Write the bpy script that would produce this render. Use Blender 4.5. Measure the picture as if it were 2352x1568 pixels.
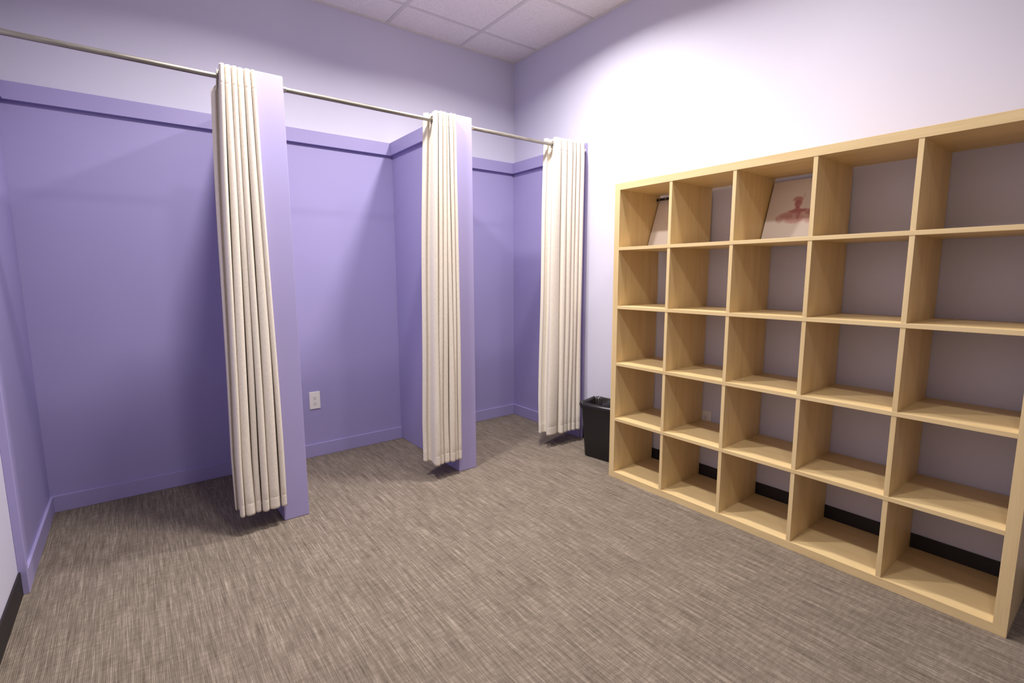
import bpy, bmesh, math, random
from mathutils import Vector, Matrix
from math import sin, cos, pi, radians

C = bpy.context.scene.collection
for o in list(bpy.data.objects):
    bpy.data.objects.remove(o)
scene = bpy.context.scene

# ------------------------------------------------------------------ camera
YAW, PITCH, ROLL = radians(-37.25135), radians(-7.69119), radians(-0.2349)
F = Vector((sin(-YAW) * cos(PITCH), cos(YAW) * cos(PITCH), sin(PITCH)))
R = Vector((cos(YAW), sin(YAW), 0))
U = R.cross(F)
R2 = R * cos(ROLL) + U * sin(ROLL)
U2 = -R * sin(ROLL) + U * cos(ROLL)
cam_d = bpy.data.cameras.new('camera')
cam = bpy.data.objects.new('camera', cam_d)
C.objects.link(cam)
M = Matrix((R2, U2, -F)).transposed().to_4x4()
M.translation = Vector((-2.72596, -3.54069, 1.2693))
cam.matrix_world = M
cam_d.sensor_width = 36
cam_d.lens = 1144.44 / 2352 * 36
cam_d.clip_start = 0.05
scene.camera = cam

# ------------------------------------------------------------------ world and colour management
w = bpy.data.worlds.new('world')
scene.world = w
w.use_nodes = True
w.node_tree.nodes['Background'].inputs['Color'].default_value = (1, .95, .9, 1)
w.node_tree.nodes['Background'].inputs['Strength'].default_value = 0.0
scene.view_settings.view_transform = 'Standard'
scene.view_settings.look = 'None'
scene.view_settings.gamma = 1
scene.view_settings.use_curve_mapping = False
scene.view_settings.exposure = 0.0

H = 3.027            # ceiling height
LIGHTS = [(-.83, -1.25, 39), (-2.03, -1.25, 35), (-.83, -2.44, 11), (-2.03, -2.44, 15), (-2.03, -3.65, 9)]
LIGHT_COL = (1.0, .945, .895)
SPREAD = radians(152)

# ------------------------------------------------------------------ materials
def mat(name, col, rough=.6, metal=0, spec=.5):
    m = bpy.data.materials.new(name)
    m.use_nodes = True
    b = m.node_tree.nodes['Principled BSDF']
    b.inputs['Base Color'].default_value = (*col, 1)
    b.inputs['Roughness'].default_value = rough
    b.inputs['Metallic'].default_value = metal
    b.inputs['Specular IOR Level'].default_value = spec
    return m, m.node_tree.nodes, m.node_tree.links, b

def coords(nodes, links, scale, loc=(0, 0, 0)):
    tc = nodes.new('ShaderNodeTexCoord')
    mp = nodes.new('ShaderNodeMapping')
    mp.inputs['Scale'].default_value = scale
    mp.inputs['Location'].default_value = loc
    links.new(tc.outputs['Object'], mp.inputs['Vector'])
    return mp.outputs['Vector']

def noise(nodes, links, vec, scale=1, detail=3, rough=.5):
    n = nodes.new('ShaderNodeTexNoise')
    n.inputs['Scale'].default_value = scale
    n.inputs['Detail'].default_value = detail
    n.inputs['Roughness'].default_value = rough
    links.new(vec, n.inputs['Vector'])
    return n.outputs['Fac']

def ramp(nodes, links, fac, stops):
    r = nodes.new('ShaderNodeValToRGB')
    e = r.color_ramp.elements
    while len(e) < len(stops):
        e.new(.5)
    for k, (p, c) in enumerate(stops):
        e[k].position = p
        e[k].color = (*c, 1)
    links.new(fac, r.inputs['Fac'])
    return r.outputs['Color']

def math_n(nodes, links, op, a, b):
    m = nodes.new('ShaderNodeMath')
    m.operation = op
    for i, v in enumerate((a, b)):
        if v is None:
            continue
        if isinstance(v, (int, float)):
            m.inputs[i].default_value = v
        else:
            links.new(v, m.inputs[i])
    return m.outputs[0]

def bump(nodes, links, b, h, strength, dist=.001):
    n = nodes.new('ShaderNodeBump')
    n.inputs['Strength'].default_value = strength
    n.inputs['Distance'].default_value = dist
    links.new(h, n.inputs['Height'])
    links.new(n.outputs['Normal'], b.inputs['Normal'])

def paint(name, col, rough=.55):
    m, n, l, b = mat(name, col, rough, spec=.35)
    v = coords(n, l, (1, 1, 1))
    f = noise(n, l, v, 260, 2)
    bump(n, l, b, f, .12, .001)
    g = noise(n, l, v, 1.3, 2)
    c = ramp(n, l, g, [(.3, tuple(k * .97 for k in col)), (.7, tuple(min(1, k * 1.03) for k in col))])
    l.new(c, b.inputs['Base Color'])
    return m

PURPLE = (.375, .335, .60)
LAV = (.65, .64, .775)
m_purple = paint('purple_paint', PURPLE, .5)
m_purple_trim = paint('purple_trim_paint', PURPLE, .38)
m_lav = paint('lavender_paint', LAV, .6)

def carpet():
    m, n, l, b = mat('carpet', (.2, .17, .15), .95, spec=.1)
    a = noise(n, l, coords(n, l, (230, 8, 1)), 1, 3, .6)         # yarn streaks running along y
    a2 = noise(n, l, coords(n, l, (75, 2.6, 1), (3, 1, 0)), 1, 2, .5)
    c = noise(n, l, coords(n, l, (22, 75, 1), (7, 2, 0)), 1, 3, .6)    # weaker cross streaks
    d = noise(n, l, coords(n, l, (5, 5, 1)), 1, 3, .6)
    e = noise(n, l, coords(n, l, (420, 420, 1)), 1, 1, .5)
    s = math_n(n, l, 'MULTIPLY', a, .44)
    for q, k in ((a2, .22), (c, .19), (d, .08), (e, .12)):
        s = math_n(n, l, 'ADD', s, math_n(n, l, 'MULTIPLY', q, k))
    col = ramp(n, l, s, [(.38, (.105, .083, .064)), (.54, (.215, .176, .141)), (.70, (.42, .355, .29))])
    l.new(col, b.inputs['Base Color'])
    wv = n.new('ShaderNodeTexWave')
    wv.wave_type = 'BANDS'
    wv.bands_direction = 'X'
    wv.inputs['Scale'].default_value = 1
    l.new(coords(n, l, (60, 60, 1)), wv.inputs['Vector'])
    hh = math_n(n, l, 'ADD', math_n(n, l, 'MULTIPLY', wv.outputs['Fac'], .5), s)
    bump(n, l, b, hh, .6, .003)
    return m
m_carpet = carpet()

def wood(name, stretch):
    m, n, l, b = mat(name, (.74, .53, .29), .42, spec=.4)
    sx = [(18, 18, 18)[i] if not stretch[i] else 1.1 for i in range(3)]
    f = noise(n, l, coords(n, l, sx), 1, 5, .6)
    sx2 = [(220, 220, 220)[i] if not stretch[i] else 7 for i in range(3)]
    g = noise(n, l, coords(n, l, sx2), 1, 3, .6)
    s = math_n(n, l, 'ADD', math_n(n, l, 'MULTIPLY', f, .65), math_n(n, l, 'MULTIPLY', g, .35))
    c = ramp(n, l, s, [(.34, (.67, .485, .235)), (.52, (.76, .575, .30)), (.68, (.81, .63, .345))])
    l.new(c, b.inputs['Base Color'])
    bump(n, l, b, g, .05, .0005)
    return m
m_wood_v = wood('birch_veneer_upright', (0, 0, 1))
m_wood_h = wood('birch_veneer_level', (0, 1, 0))

def linen():
    m, n, l, b = mat('linen', (.80, .74, .66), .9, spec=.15)
    a = noise(n, l, coords(n, l, (90, 90, 700)), 1, 2)
    c = noise(n, l, coords(n, l, (600, 600, 60)), 1, 2)
    s = math_n(n, l, 'ADD', a, c)
    s2 = math_n(n, l, 'MULTIPLY', s, .5)
    col = ramp(n, l, s2, [(.35, (.69, .62, .53)), (.65, (.84, .78, .70))])
    l.new(col, b.inputs['Base Color'])
    bump(n, l, b, s2, .25, .0008)
    b.inputs['Sheen Weight'].default_value = .15
    return m
m_linen = linen()

m_black = mat('black_plastic', (.012, .011, .012), .45)[0]
m_bag = mat('black_bin_bag', (.014, .012, .014), .28, spec=.6)[0]
m_base = mat('black_rubber_base', (.016, .012, .013), .6)[0]
m_white_pl = mat('white_plastic', (.88, .84, .80), .35)[0]
m_slot = mat('socket_slot_dark', (.05, .045, .04), .6)[0]
m_shine = mat('bright_metal', (.75, .73, .70), .25, 1)[0]
m_blackmetal = mat('black_metal', (.012, .012, .014), .4)[0]
m_ring = mat('dark_nickel', (.30, .27, .24), .3, 1)[0]

def steel():
    m, n, l, b = mat('galvanised_steel', (.5, .48, .44), .42, .85)
    f = noise(n, l, coords(n, l, (9, 120, 120)), 1, 3)
    c = ramp(n, l, f, [(.35, (.27, .255, .225)), (.65, (.42, .40, .36))])
    l.new(c, b.inputs['Base Color'])
    return m
m_steel = steel()

def tile_mat():
    m, n, l, b = mat('ceiling_tile', (.80, .77, .76), .9, spec=.1)
    f = noise(n, l, coords(n, l, (130, 130, 130)), 1, 4, .7)
    c = ramp(n, l, f, [(.35, (.76, .72, .70)), (.55, (.90, .86, .84))])
    l.new(c, b.inputs['Base Color'])
    bump(n, l, b, f, .3, .002)
    return m
m_tile = tile_mat()
m_tbar = mat('ceiling_bar_paint', (.70, .67, .65), .5)[0]

def canvas_mat(figure):
    """cream canvas with a soft red watercolour blot laid out in the canvas's own metres (x across, z up)"""
    m, n, l, b = mat('canvas_print' if figure else 'canvas_cream', (.80, .72, .66), .8, spec=.2)
    if not figure:
        f = noise(n, l, coords(n, l, (4, 4, 4)), 1, 3)
        c = ramp(n, l, f, [(.3, (.76, .66, .60)), (.7, (.84, .77, .71))])
        l.new(c, b.inputs['Base Color'])
        return m
    tc = n.new('ShaderNodeTexCoord')
    wob = n.new('ShaderNodeTexNoise')
    wob.inputs['Scale'].default_value = 28
    wob.inputs['Detail'].default_value = 3
    l.new(tc.outputs['Object'], wob.inputs['Vector'])
    mix = n.new('ShaderNodeVectorMath'); mix.operation = 'MULTIPLY_ADD'
    l.new(wob.outputs['Color'], mix.inputs[0])
    mix.inputs[1].default_value = (.016, 0, .016)
    l.new(tc.outputs['Object'], mix.inputs[2])
    sub = n.new('ShaderNodeVectorMath'); sub.operation = 'SUBTRACT'
    l.new(mix.outputs[0], sub.inputs[0])
    sub.inputs[1].default_value = (.008, 0, .008)
    P = sub.outputs[0]
    tot = None
    # soft blobs: centre x, z, half sizes, weight
    for (cx, cz, rx, rz, wt) in [(-.062, .208, .027, .016, .75), (-.056, .188, .019, .024, .9), (-.054, .166, .013, .018, 1.0), (-.050, .146, .052, .013, 1.0), (-.100, .124, .042, .020, .75),
                                 (-.128, .112, .026, .022, .5), (-.058, .112, .058, .034, .62), (-.045, .125, .014, .03, .95), (.012, .134, .035, .018, .8), (.02, .105, .04, .03, .5),
                                 (-.036, .226, .003, .012, .35)]:
        mp = n.new('ShaderNodeMapping')
        mp.inputs['Location'].default_value = (-cx / rx, 0, -cz / rz)
        mp.inputs['Scale'].default_value = (1 / rx, 0, 1 / rz)
        l.new(P, mp.inputs['Vector'])
        ln = n.new('ShaderNodeVectorMath'); ln.operation = 'LENGTH'
        l.new(mp.outputs[0], ln.inputs[0])
        mr = n.new('ShaderNodeMapRange'); mr.interpolation_type = 'SMOOTHSTEP'
        mr.inputs['From Min'].default_value = 1.25
        mr.inputs['From Max'].default_value = .55
        mr.inputs['To Min'].default_value = 0
        mr.inputs['To Max'].default_value = wt
        l.new(ln.outputs['Value'], mr.inputs['Value'])
        tot = mr.outputs[0] if tot is None else math_n(n, l, 'MAXIMUM', tot, mr.outputs[0])
    tone = noise(n, l, coords(n, l, (22, 22, 22)), 1, 3)
    tot = math_n(n, l, 'MULTIPLY', tot, math_n(n, l, 'ADD', tone, .35))
    c = ramp(n, l, tot, [(0, (.80, .72, .66)), (.30, (.70, .50, .46)), (.85, (.48, .20, .20))])
    l.new(c, b.inputs['Base Color'])
    return m
m_canvas_fig = canvas_mat(True)
m_canvas = canvas_mat(False)

# ------------------------------------------------------------------ helpers
def add_box(bm, x0, x1, y0, y1, z0, z1, mi=0):
    vs = [bm.verts.new((x, y, z)) for x in (x0, x1) for y in (y0, y1) for z in (z0, z1)]
    for q in ((0, 1, 3, 2), (4, 6, 7, 5), (0, 4, 5, 1), (2, 3, 7, 6), (0, 2, 6, 4), (1, 5, 7, 3)):
        f = bm.faces.new([vs[i] for i in q])
        f.material_index = mi
    return vs

def obj(name, bm, mats, parent=None, smooth=False, bevel=0, loc=None, origin=None):
    """link one mesh object; origin = world point that becomes the object's origin (vertices are given in world / parent space)"""
    if origin is not None:
        bmesh.ops.translate(bm, verts=bm.verts, vec=-Vector(origin))
    bmesh.ops.recalc_face_normals(bm, faces=bm.faces)
    me = bpy.data.meshes.new(name)
    bm.to_mesh(me)
    bm.free()
    if not isinstance(mats, (list, tuple)):
        mats = [mats]
    for m in mats:
        me.materials.append(m)
    for p in me.polygons:
        p.use_smooth = smooth
    o = bpy.data.objects.new(name, me)
    C.objects.link(o)
    if origin is not None:
        o.location = origin
    if parent:
        o.parent = parent
    if bevel:
        b = o.modifiers.new('bevel', 'BEVEL')
        b.width = bevel
        b.segments = 2
        b.limit_method = 'ANGLE'
        b.harden_normals = False
    return o

def boxobj(name, x0, x1, y0, y1, z0, z1, m, parent=None, bevel=0):
    bm = bmesh.new()
    add_box(bm, x0, x1, y0, y1, z0, z1)
    return obj(name, bm, m, parent, bevel=bevel)

def struct(o):
    o['kind'] = 'structure'
    return o

def thing(name, label, cat, loc=(0, 0, 0), rot=(0, 0, 0), group=None):
    o = bpy.data.objects.new(name, None)
    o.empty_display_size = .1
    C.objects.link(o)
    o.location = loc
    o.rotation_euler = rot
    o['label'] = label
    o['category'] = cat
    if group:
        o['group'] = group
    return o

def tag(o, label, cat, group=None):
    o['label'] = label
    o['category'] = cat
    if group:
        o['group'] = group
    return o

def tube(bm, p0, p1, r, n=24, caps=True):
    p0, p1 = Vector(p0), Vector(p1)
    d = (p1 - p0).normalized()
    a = d.orthogonal().normalized()
    b = d.cross(a)
    r0 = [bm.verts.new(p0 + (a * cos(2 * pi * i / n) + b * sin(2 * pi * i / n)) * r) for i in range(n)]
    r1 = [bm.verts.new(p1 + (a * cos(2 * pi * i / n) + b * sin(2 * pi * i / n)) * r) for i in range(n)]
    for i in range(n):
        bm.faces.new((r0[i], r0[(i + 1) % n], r1[(i + 1) % n], r1[i]))
    if caps:
        bm.faces.new(r0)
        bm.faces.new(r1)

def torus(bm, c, axis, R_, r_, n=24, k=8):
    axis = Vector(axis).normalized()
    a = axis.orthogonal().normalized()
    b = axis.cross(a)
    rings = []
    for i in range(n):
        d = a * cos(2 * pi * i / n) + b * sin(2 * pi * i / n)
        rings.append([bm.verts.new(Vector(c) + d * (R_ + r_ * cos(2 * pi * j / k)) + axis * r_ * .55 * sin(2 * pi * j / k)) for j in range(k)])
    for i in range(n):
        for j in range(k):
            bm.faces.new((rings[i][j], rings[i][(j + 1) % k], rings[(i + 1) % n][(j + 1) % k], rings[(i + 1) % n][j]))

# ------------------------------------------------------------------ room shell
XL, YF = -3.18, -5.4          # left wall, wall behind the camera
TZ, TB = 2.2085, 2.1217       # top and bottom of the purple trim boards / top of the partitions
YP = -.871                    # front plane of the stalls
P1A, P1B, P2A, P2B = -2.1885, -2.064, -1.128, -.995
T = .15

struct(boxobj('floor', XL - T, T, YF - T, T, -.1, 0, m_carpet))
struct(boxobj('wall_front', XL - T, T, YF - T, YF, 0, H, m_lav))
struct(boxobj('wall_left', XL - T, XL, YF, T, 0, H, m_lav))
struct(boxobj('wall_right', 0, T, YF, T, 0, H, m_lav))
bm = bmesh.new()
add_box(bm, XL, 0, 0, T, 0, TZ - .02, 0)
add_box(bm, XL, 0, 0, T, TZ - .02, H, 1)
struct(obj('wall_back', bm, [m_purple, m_lav]))

# ceiling: tiles with real lay-in grid; openings are not cut, the lamps are surface trims
bm = bmesh.new()
add_box(bm, XL - T, T, YF - T, T, H, H + .1)
struct(obj('ceiling', bm, m_tile))
bm = bmesh.new()
x = -.530
while x > XL:
    add_box(bm, x - .012, x + .012, YF, 0, H - .004, H)
    x -= .600
y = -.302
while y > YF:
    add_box(bm, XL, 0, y - .012, y + .012, H - .003, H)
    y -= .612
add_box(bm, XL, 0, -.016, 0, H - .012, H)
add_box(bm, -.016, 0, YF, -.016, H - .012, H)
struct(obj('trim_1', bm, m_tbar))

# black base along the plain walls
struct(boxobj('baseboard_left', XL, XL + .008, YF, YP - .0045, 0, .098, m_base, bevel=.002))
struct(boxobj('baseboard_right', -.009, 0, YF, YP - .0045, 0, .101, m_base, bevel=.002))
struct(boxobj('baseboard_front', XL + .008, -.009, YF, YF + .008, 0, .1, m_base, bevel=.002))

# purple baseboards and rail boards in the stalls
BH, BD, TD = .0915, .014, .024
PLX, PRX = -3.167, -.013      # faces of the thin side panels
struct(boxobj('baseboard_back_left', PLX, P1A, -BD, 0, 0, BH, m_purple_trim, bevel=.002))
struct(boxobj('baseboard_back_middle', P1B, P2A, -BD, 0, 0, BH, m_purple_trim, bevel=.002))
struct(boxobj('baseboard_back_right', P2B, PRX, -BD, 0, 0, BH, m_purple_trim, bevel=.002))
struct(boxobj('baseboard_side_left', PLX, PLX + BD - .001, YP + .016, -BD, 0, BH, m_purple_trim, bevel=.002))
struct(boxobj('baseboard_side_right', PRX - BD, PRX, YP + .016, -BD, 0, BH, m_purple_trim, bevel=.002))
struct(boxobj('trim_2', PLX, P1A, -TD, 0, TB, TZ, m_purple_trim, bevel=.0015))
struct(boxobj('trim_3', P1B, P2A, -TD, 0, TB, TZ, m_purple_trim, bevel=.0015))
struct(boxobj('trim_4', P2B, PRX, -TD, 0, TB, TZ, m_purple_trim, bevel=.0015))
struct(boxobj('trim_5', PRX - TD, PRX, YP + .016, -TD, TB, TZ, m_purple_trim, bevel=.0015))
struct(boxobj('trim_6', PLX, PLX + TD, YP + .016, -TD, TB, TZ, m_purple_trim, bevel=.0015))
# square corner strips closing the open ends of the side linings
struct(boxobj('trim_7', XL, PLX + BD, YP - .004, YP + .016, 0, TZ, m_purple_trim, bevel=.002))
struct(boxobj('trim_8', PRX - .002, 0, YP - .004, YP + .016, 0, TZ, m_purple_trim, bevel=.002))
# thin purple side linings of the outer stalls
struct(boxobj('wall_lining_left', XL, PLX, YP + .016, 0, 0, TZ, m_purple, bevel=.002))
struct(boxobj('wall_lining_right', PRX, 0, YP + .016, 0, 0, TZ, m_purple, bevel=.002))

# partitions
def partition(xa, xb, label):
    t = thing('stall_partition', label, 'partition', ((xa + xb) / 2, YP / 2, 0), group='purple partitions between the changing stalls')
    h = (xb - xa) / 2
    d = -YP / 2
    boxobj('partition_wall', -h, h, -d, d, 0, TZ, m_purple, t, bevel=.004)
    boxobj('rail_board', -h - TD, -h, -d + .08, d - TD, TB, TZ, m_purple_trim, t, bevel=.0015)
    return t
partition(P1A, P1B, 'purple partition behind the nearest, leftmost curtain, between the left and middle stalls')
partition(P2A, P2B, 'purple partition beside the middle curtain, between the middle and corner stalls')

# ------------------------------------------------------------------ rods
RY, RZ, RR = -.856, 2.1545, .0113
def rod(x0, x1, label):
    t = thing('curtain_rod', label, 'curtain rod', ((x0 + x1) / 2, RY, RZ), group='steel rods across the stall openings')
    h = (x1 - x0) / 2
    bm = bmesh.new()
    tube(bm, (-h + .002, 0, 0), (h - .002, 0, 0), RR)
    obj('pole', bm, m_steel, t, smooth=True).modifiers.new('e', 'EDGE_SPLIT').split_angle = radians(40)
    for s in (-1, 1):
        bm = bmesh.new()
        tube(bm, (s * h, 0, 0), (s * (h - .004), 0, 0), .0145 + .0005)
        tube(bm, (s * (h - .004), 0, 0), (s * (h - .014), 0, 0), .0145)
        add_box(bm, min(s * h, s * (h - .003)), max(s * h, s * (h - .003)), -.012, .012, 0, .04)
        obj('bracket', bm, m_shine, t, bevel=.001)
    return t
rod(PLX, P1A, 'grey steel rod crossing the left stall from the photo edge to the first curtain')
rod(P1B, P2A, 'steel rod across the middle stall, between the two partitions')
rod(P2B, PRX, 'shortest-looking steel rod across the corner stall at the right wall')

# ------------------------------------------------------------------ curtains
def curtain(label, top, bot, flap_t, flap_b, n, seed, first=1.0):
    """top / bot = (x left, x right) of the gathered folds, flap = how far the free edge reaches further left"""
    rnd = random.Random(seed)
    t = thing('stall_curtain', label, 'curtain', (0, RY, 0), group='cream curtains gathered beside the partitions')
    wt = [rnd.uniform(.75, 1.3) for _ in range(n)]
    wb = [k * rnd.uniform(.7, 1.4) for k in wt]
    wb[0] *= first
    wt[0] *= (1 + first) / 2
    st, sb = sum(wt), sum(wb)
    At = [rnd.uniform(.043, .058) for _ in range(n + 1)]
    Ab = [rnd.uniform(.046, .066) for _ in range(n + 1)]
    ph = [rnd.uniform(0, 6.28) for _ in range(n + 1)]
    ZT, ZB = 2.196, .098
    zs = []
    z = ZT
    while z > ZB + .001:
        zs.append(z)
        if z > 2.115: z -= .0035
        elif z > 2.10: z -= .003
        elif z > .19: z -= .045
        elif z > .165: z -= .004
        elif z > .14: z -= .003
        else: z -= .01
    zs.append(ZB)
    SP = 28
    NF = 8
    S = [(-.5 + k / SP) for k in range(int((n - .15) * SP) + 1)]     # from a back turn to a last front lobe
    def pt(s, z, flap=0):
        q = (ZT - z) / (ZT - ZB)
        q1 = min(1, q * 1.15) ** .8
        xl = top[0] + (bot[0] - top[0]) * q1
        xr = top[1] + (bot[1] - top[1]) * q1
        ws = [wt[k] / st * (1 - q1) + wb[k] / sb * q1 for k in range(n)]
        W = xr - xl
        # fold k spans s in [k-.5, k+.5]
        k = min(n - 1, max(0, int(math.floor(s + .5))))
        base = sum(ws[:k])
        lw = ws[k] * W
        x = xl + base * W + (s + .5 - k) * lw
        bl = .31 * lw
        x += bl * sin(4 * pi * s)
        A = At[k] * (1 - q1) + Ab[k] * q1
        A += .004 * q * sin(ph[k] + 5 * z)
        hem = 0
        for zc_, wd, dp in ((2.113, .0035, .0015), (.158, .0035, .0009)):
            hem += dp * math.exp(-((z - zc_) / wd) ** 2)
        y = -(A - hem) * cos(2 * pi * s) - .004
        x += .0022 * sin(3.1 * z + ph[k]) * min(1, q * 4)
        if z > 2.12:
            y *= 1 - .10 * (z - 2.12) / .076
        return x, y
    bm = bmesh.new()
    rows = []
    for z in zs:
        q = (ZT - z) / (ZT - ZB)
        fl = flap_t + (flap_b - flap_t) * q
        row = []
        x0, y0 = pt(-.5, z)
        for k in range(NF):
            a = 1 - k / NF
            if flap_t < .025: fl *= min(1, max(0, (RZ - .02 - z) / .03)) if z > RZ - .05 else 1
            row.append(bm.verts.new((x0 - fl * a, y0 - .012 * sin(a * 5) - .010 * a, z + .006 * a * 0)))
        for s in S:
            x, y = pt(s, z)
            row.append(bm.verts.new((x, y, z)))
        rows.append(row)
    bm.verts.ensure_lookup_table()
    for i in range(len(rows) - 1):
        for j in range(len(rows[0]) - 1):
            bm.faces.new((rows[i][j], rows[i][j + 1], rows[i + 1][j + 1], rows[i + 1][j]))
    # openings for the rod
    kill = []
    for f in bm.faces:
        c = f.calc_center_median()
        if c.y ** 2 + (c.z - RZ) ** 2 < .0185 ** 2:
            kill.append(f)
    bmesh.ops.delete(bm, geom=kill, context='FACES')
    o = obj('curtain_fabric', bm, m_linen, t, smooth=True)
    sm = o.modifiers.new('thick', 'SOLIDIFY')
    sm.thickness = .0014
    sm.offset = 0
    # metal eyelets where the rod goes through the cloth
    bm0 = bmesh.new()
    torus(bm0, (0, 0, 0), (1, 0, 0), .0205, .0035)
    first_o = None
    for k in range(n):
        for ds in (-.25, .25):
            s = k + ds
            if s > S[-1]:
                continue
            x, y = pt(s, RZ)
            if first_o is None:
                first_o = obj('eyelet', bm0, m_ring, t, smooth=True)
                e = first_o
            else:
                e = first_o.copy()
                C.objects.link(e)
                e.parent = t
            e.location = (x, 0, RZ)
    return t

curtain('cream curtain closest to the camera, gathered left of the first purple partition',
        (-2.333, -2.190), (-2.392, -2.176), .022, .006, 6, 3)
curtain('cream curtain gathered at the middle stall, against the second purple partition',
        (-1.262, -1.128), (-1.322, -1.120), .030, .025, 6, 11, 1.5)
curtain('cream curtain in the corner stall beside the black wastebasket',
        (-.338, -.058), (-.395, -.082), .030, .010, 6, 23, 1.8)

# ------------------------------------------------------------------ shelving unit
S_, TO, TI, SH = 1.82, .0378, .01775, 1.791
DEP = .386
cell = (S_ - 2 * TO - 4 * TI) / 5
zcell = (SH - 2 * TO - 4 * TI) / 5
sroot = thing('cube_shelving_unit', 'pale birch open shelving unit of twenty-five square cubbies standing along the right wall', 'shelving unit',
              (-(.0164 + .39), -1.5008, 0), (0, 0, radians(.377)))
# local frame: +x to the wall, -y along the front away from the corner
def sbox(name, u0, u1, z0, z1, m, d0=0, d1=DEP):
    return boxobj(name, d0, d1, -u1, -u0, z0, z1, m, sroot, bevel=.0008)
sbox('bottom_panel', 0, S_, 0, TO, m_wood_h)
sbox('top_panel', 0, S_, SH - TO, SH, m_wood_h)
sbox('side_panel', 0, TO, TO, SH - TO, m_wood_v)
sbox('side_panel', S_ - TO, S_, TO, SH - TO, m_wood_v)
for i in range(1, 5):
    z1 = SH - TO - i * zcell - (i - 1) * TI
    sbox('shelf', TO, S_ - TO, z1 - TI, z1, m_wood_h)
for r in range(5):
    z0 = TO + r * (zcell + TI)
    for i in range(1, 5):
        u = TO + i * cell + (i - 1) * TI
        sbox('divider', u, u + TI, z0, z0 + zcell, m_wood_v, .0015, DEP - .001)
ZS1 = SH - TO - zcell        # top of the uppermost shelf

# canvases leaning in the top row
def canvas(yl, w_, m, label, name='canvas_print'):
    tilt = math.atan2(.109, .296)
    L = .315
    bm = bmesh.new()
    add_box(bm, 0, w_, 0, .027, 0, L)      # own frame: x across (toward the camera's right), z up, front at y=0
    o = obj(name, bm, m, bevel=.002)
    tag(o, label, 'canvas', 'canvases leaning in the top cubbies')
    # canvas x -> world -y, canvas y -> world +x tilted down, canvas z -> up and toward the wall
    X = Vector((0, -1, 0))
    Zc = Vector((sin(tilt), 0, cos(tilt)))
    Yc = Zc.cross(X)
    Mx = Matrix((X, Yc, Zc)).transposed().to_4x4()
    lift = .027 * sin(tilt) + .0006
    Mx.translation = Vector((-.147, yl, ZS1 + lift))
    o.matrix_world = Mx
    return o
c3 = canvas(-2.2485, .305, m_canvas_fig, 'cream canvas with faint red blot leaning in the third cubby of the top row')
c1 = canvas(-1.5440, .305, m_canvas, 'plain cream canvas mostly hidden in the leftmost cubby of the top row')
for v in c3.data.vertices:
    v.co.x -= .2
c3.matrix_world = c3.matrix_world @ Matrix.Translation((.2, 0, 0))

# black fixing strip with screws at the back of the first cubby
t = thing('wall_bracket', 'small black metal fixing strip at the upper back of the leftmost top cubby', 'bracket', (-.064, -1.5405, 1.7235))
bm = bmesh.new()
add_box(bm, -.0015, .0015, -.20, 0, -.0075, .0075)
add_box(bm, -.0015, .020, -.0015, 0, -.0075, .0075)
obj('strip', bm, m_blackmetal, t, bevel=.0008)
for k in range(4):
    bm = bmesh.new()
    tube(bm, (-.0015, -.020 - k * .045, 0), (-.003, -.020 - k * .045, 0), .0032, 12)
    obj('screw', bm, m_shine, t)

# ------------------------------------------------------------------ wall outlets
def outlet(loc, rz, label, idx):
    t = thing('wall_outlet', label, 'outlet', loc, (0, 0, rz), 'white wall outlets')
    # local: plate in xz plane, facing -y
    bm = bmesh.new()
    add_box(bm, -.0365, .0365, -.006, 0, -.061, .061)
    obj('face_plate', bm, m_white_pl, t, bevel=.0025)
    for s in (-1, 1):
        bm = bmesh.new()
        pts = []
        for k in range(24):
            a = 2 * pi * k / 24
            pts.append((max(-.0145, min(.0145, .0172 * cos(a))), s * .0195 + .0172 * sin(a) * .85))
        v0 = [bm.verts.new((p[0], -.0075, p[1])) for p in pts]
        v1 = [bm.verts.new((p[0], -.003, p[1])) for p in pts]
        bm.faces.new(v0); bm.faces.new(v1)
        for k in range(24):
            bm.faces.new((v0[k], v0[(k + 1) % 24], v1[(k + 1) % 24], v1[k]))
        f = obj('socket', bm, m_white_pl, t)
        bm = bmesh.new()
        zc_ = s * .0195
        add_box(bm, -.0075, -.0055, -.0079, -.0070, zc_ - .001, zc_ + .008)
        add_box(bm, .0055, .0075, -.0079, -.0070, zc_ - .0002, zc_ + .007)
        tube(bm, (0, -.0079, zc_ - .0075), (0, -.0070, zc_ - .0075), .0026, 12)
        obj('slots', bm, m_slot, f)
    bm = bmesh.new()
    tube(bm, (0, -.0075, 0), (0, -.0055, 0), .0028, 12)
    obj('screw', bm, m_white_pl, t)
outlet((-1.7685, 0, .402), 0, 'white duplex outlet low on the purple back wall of the middle stall', 0)
outlet((0, -1.9085, .382), -pi / 2, 'white outlet on the right wall seen through the shelving', 1)

# ------------------------------------------------------------------ wastebasket
def rrect(hx, hy, r, z, n=6):
    out = []
    for (sx, sy, a0) in ((1, 1, 0), (-1, 1, 90), (-1, -1, 180), (1, -1, 270)):
        for k in range(n + 1):
            a = radians(a0 + 90 * k / n)
            out.append((sx * (hx - r) + r * cos(a), sy * (hy - r) + r * sin(a), z))
    return out
def loft(bm, loops, cap0=False, cap1=False):
    rs = [[bm.verts.new(p) for p in L] for L in loops]
    n = len(rs[0])
    for a, b in zip(rs, rs[1:]):
        for k in range(n):
            bm.faces.new((a[k], a[(k + 1) % n], b[(k + 1) % n], b[k]))
    if cap0: bm.faces.new(rs[0])
    if cap1: bm.faces.new(rs[-1])
    return rs
BHH = .372
t = thing('wastebasket', 'black rectangular wastebasket with bin bag between the corner curtain and shelving unit', 'wastebasket', (-.163, -1.268, 0), (0, 0, radians(10)))
bm = bmesh.new()
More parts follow.
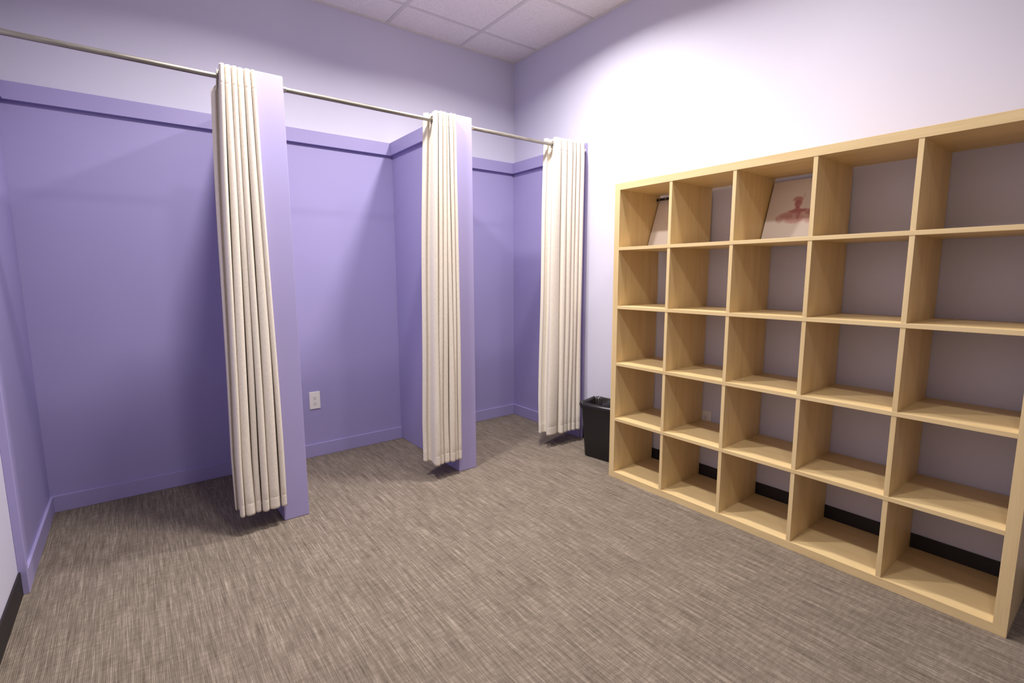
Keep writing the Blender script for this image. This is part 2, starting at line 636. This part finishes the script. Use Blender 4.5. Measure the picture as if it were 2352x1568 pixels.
loft(bm, [rrect(.090, .136, .03, 0.0), rrect(.093, .139, .032, .006), rrect(.100, .150, .034, .17), rrect(.109, .160, .036, BHH - .05), rrect(.112, .164, .036, BHH - .03),
          rrect(.119, .171, .04, BHH - .022), rrect(.121, .173, .04, BHH - .006), rrect(.119, .171, .04, BHH), rrect(.113, .165, .036, BHH - .003),
          rrect(.108, .159, .034, BHH - .05), rrect(.090, .136, .03, .008)], True, True)
obj('bin_body', bm, m_black, t, smooth=True).modifiers.new('e', 'EDGE_SPLIT').split_angle = radians(35)
# bag folded over the rim and hanging crumpled inside
rnd = random.Random(5)
bm = bmesh.new()
loops = []
prof = [(.1220, BHH - .008, .001), (.1225, BHH - .001, .0015), (.119, BHH + .006, .004), (.113, BHH + .010, .009), (.106, BHH - .006, .010),
        (.100, BHH - .04, .018), (.094, BHH - .075, .022), (.086, BHH - .12, .022), (.075, BHH - .17, .012)]
NP = 22
for i, (hx, z, j) in enumerate(prof):
    L = rrect(hx, hx + .052, .04, z, NP)
    out = []
    for k, p in enumerate(L):
        a = 2 * pi * k / len(L)
        d = j * (sin(9 * a + i * .9) * .4 + sin(23 * a + i * .5) * .35 + rnd.uniform(-.35, .35))
        if i < 3: d = abs(d) * .6
        else: d = -abs(d)
        r = math.hypot(p[0], p[1])
        zz = z + (0 if i < 2 or i > 4 else j * 1.8 * abs(sin(7 * a + 1) * .6 + rnd.uniform(-.4, .4)))
        if i == 0: zz = z - .006 * abs(sin(5 * a)) 
        out.append((p[0] * (1 + d / r), p[1] * (1 + d / r), zz))
    loops.append(out)
loft(bm, loops, False, True)
obj('bin_liner', bm, m_bag, t, smooth=True)

# ------------------------------------------------------------------ recessed ceiling lamps (above the frame)
m_lens, n_, l_, b_ = mat('lamp_lens', (.9, .9, .9), .5)
b_.inputs['Emission Color'].default_value = (*LIGHT_COL, 1)
b_.inputs['Emission Strength'].default_value = 3
names = ['round ceiling lamp in front of the corner stall and wastebasket', 'round ceiling lamp in front of the left and middle stalls',
         'round ceiling lamp above the shelving unit, near the right wall', 'round ceiling lamp over the middle of the carpet, left of the shelving lamp', 'round ceiling lamp at the rear of the room, behind the photographer']
for (lx, ly, pw), nm in zip(LIGHTS, names):
    t = thing('ceiling_lamp', nm, 'ceiling lamp', (lx, ly, H), group='round ceiling lamps')
    bm = bmesh.new()
    prof = [(.112, 0), (.112, -.006), (.104, -.010), (.094, -.010), (.090, -.004), (.090, 0)]
    rs = [[(r * cos(2 * pi * k / 40), r * sin(2 * pi * k / 40), z) for k in range(40)] for r, z in prof]
    loft(bm, rs)
    obj('lamp_ring', bm, m_white_pl, t, smooth=True)
    bm = bmesh.new()
    loft(bm, [[(.0895 * cos(2 * pi * k / 40), .0895 * sin(2 * pi * k / 40), z) for k in range(40)] for z in (-.001, -.004)], True, True)
    obj('lamp_lens', bm, m_lens, t)
    ld = bpy.data.lights.new('lamp_light', 'AREA')
    ld.shape = 'DISK'
    ld.size = .17
    ld.energy = pw
    ld.color = LIGHT_COL
    ld.spread = SPREAD
    lo = bpy.data.objects.new('lamp_light', ld)
    C.objects.link(lo)
    lo.location = (0, 0, -.008)
    lo.parent = t
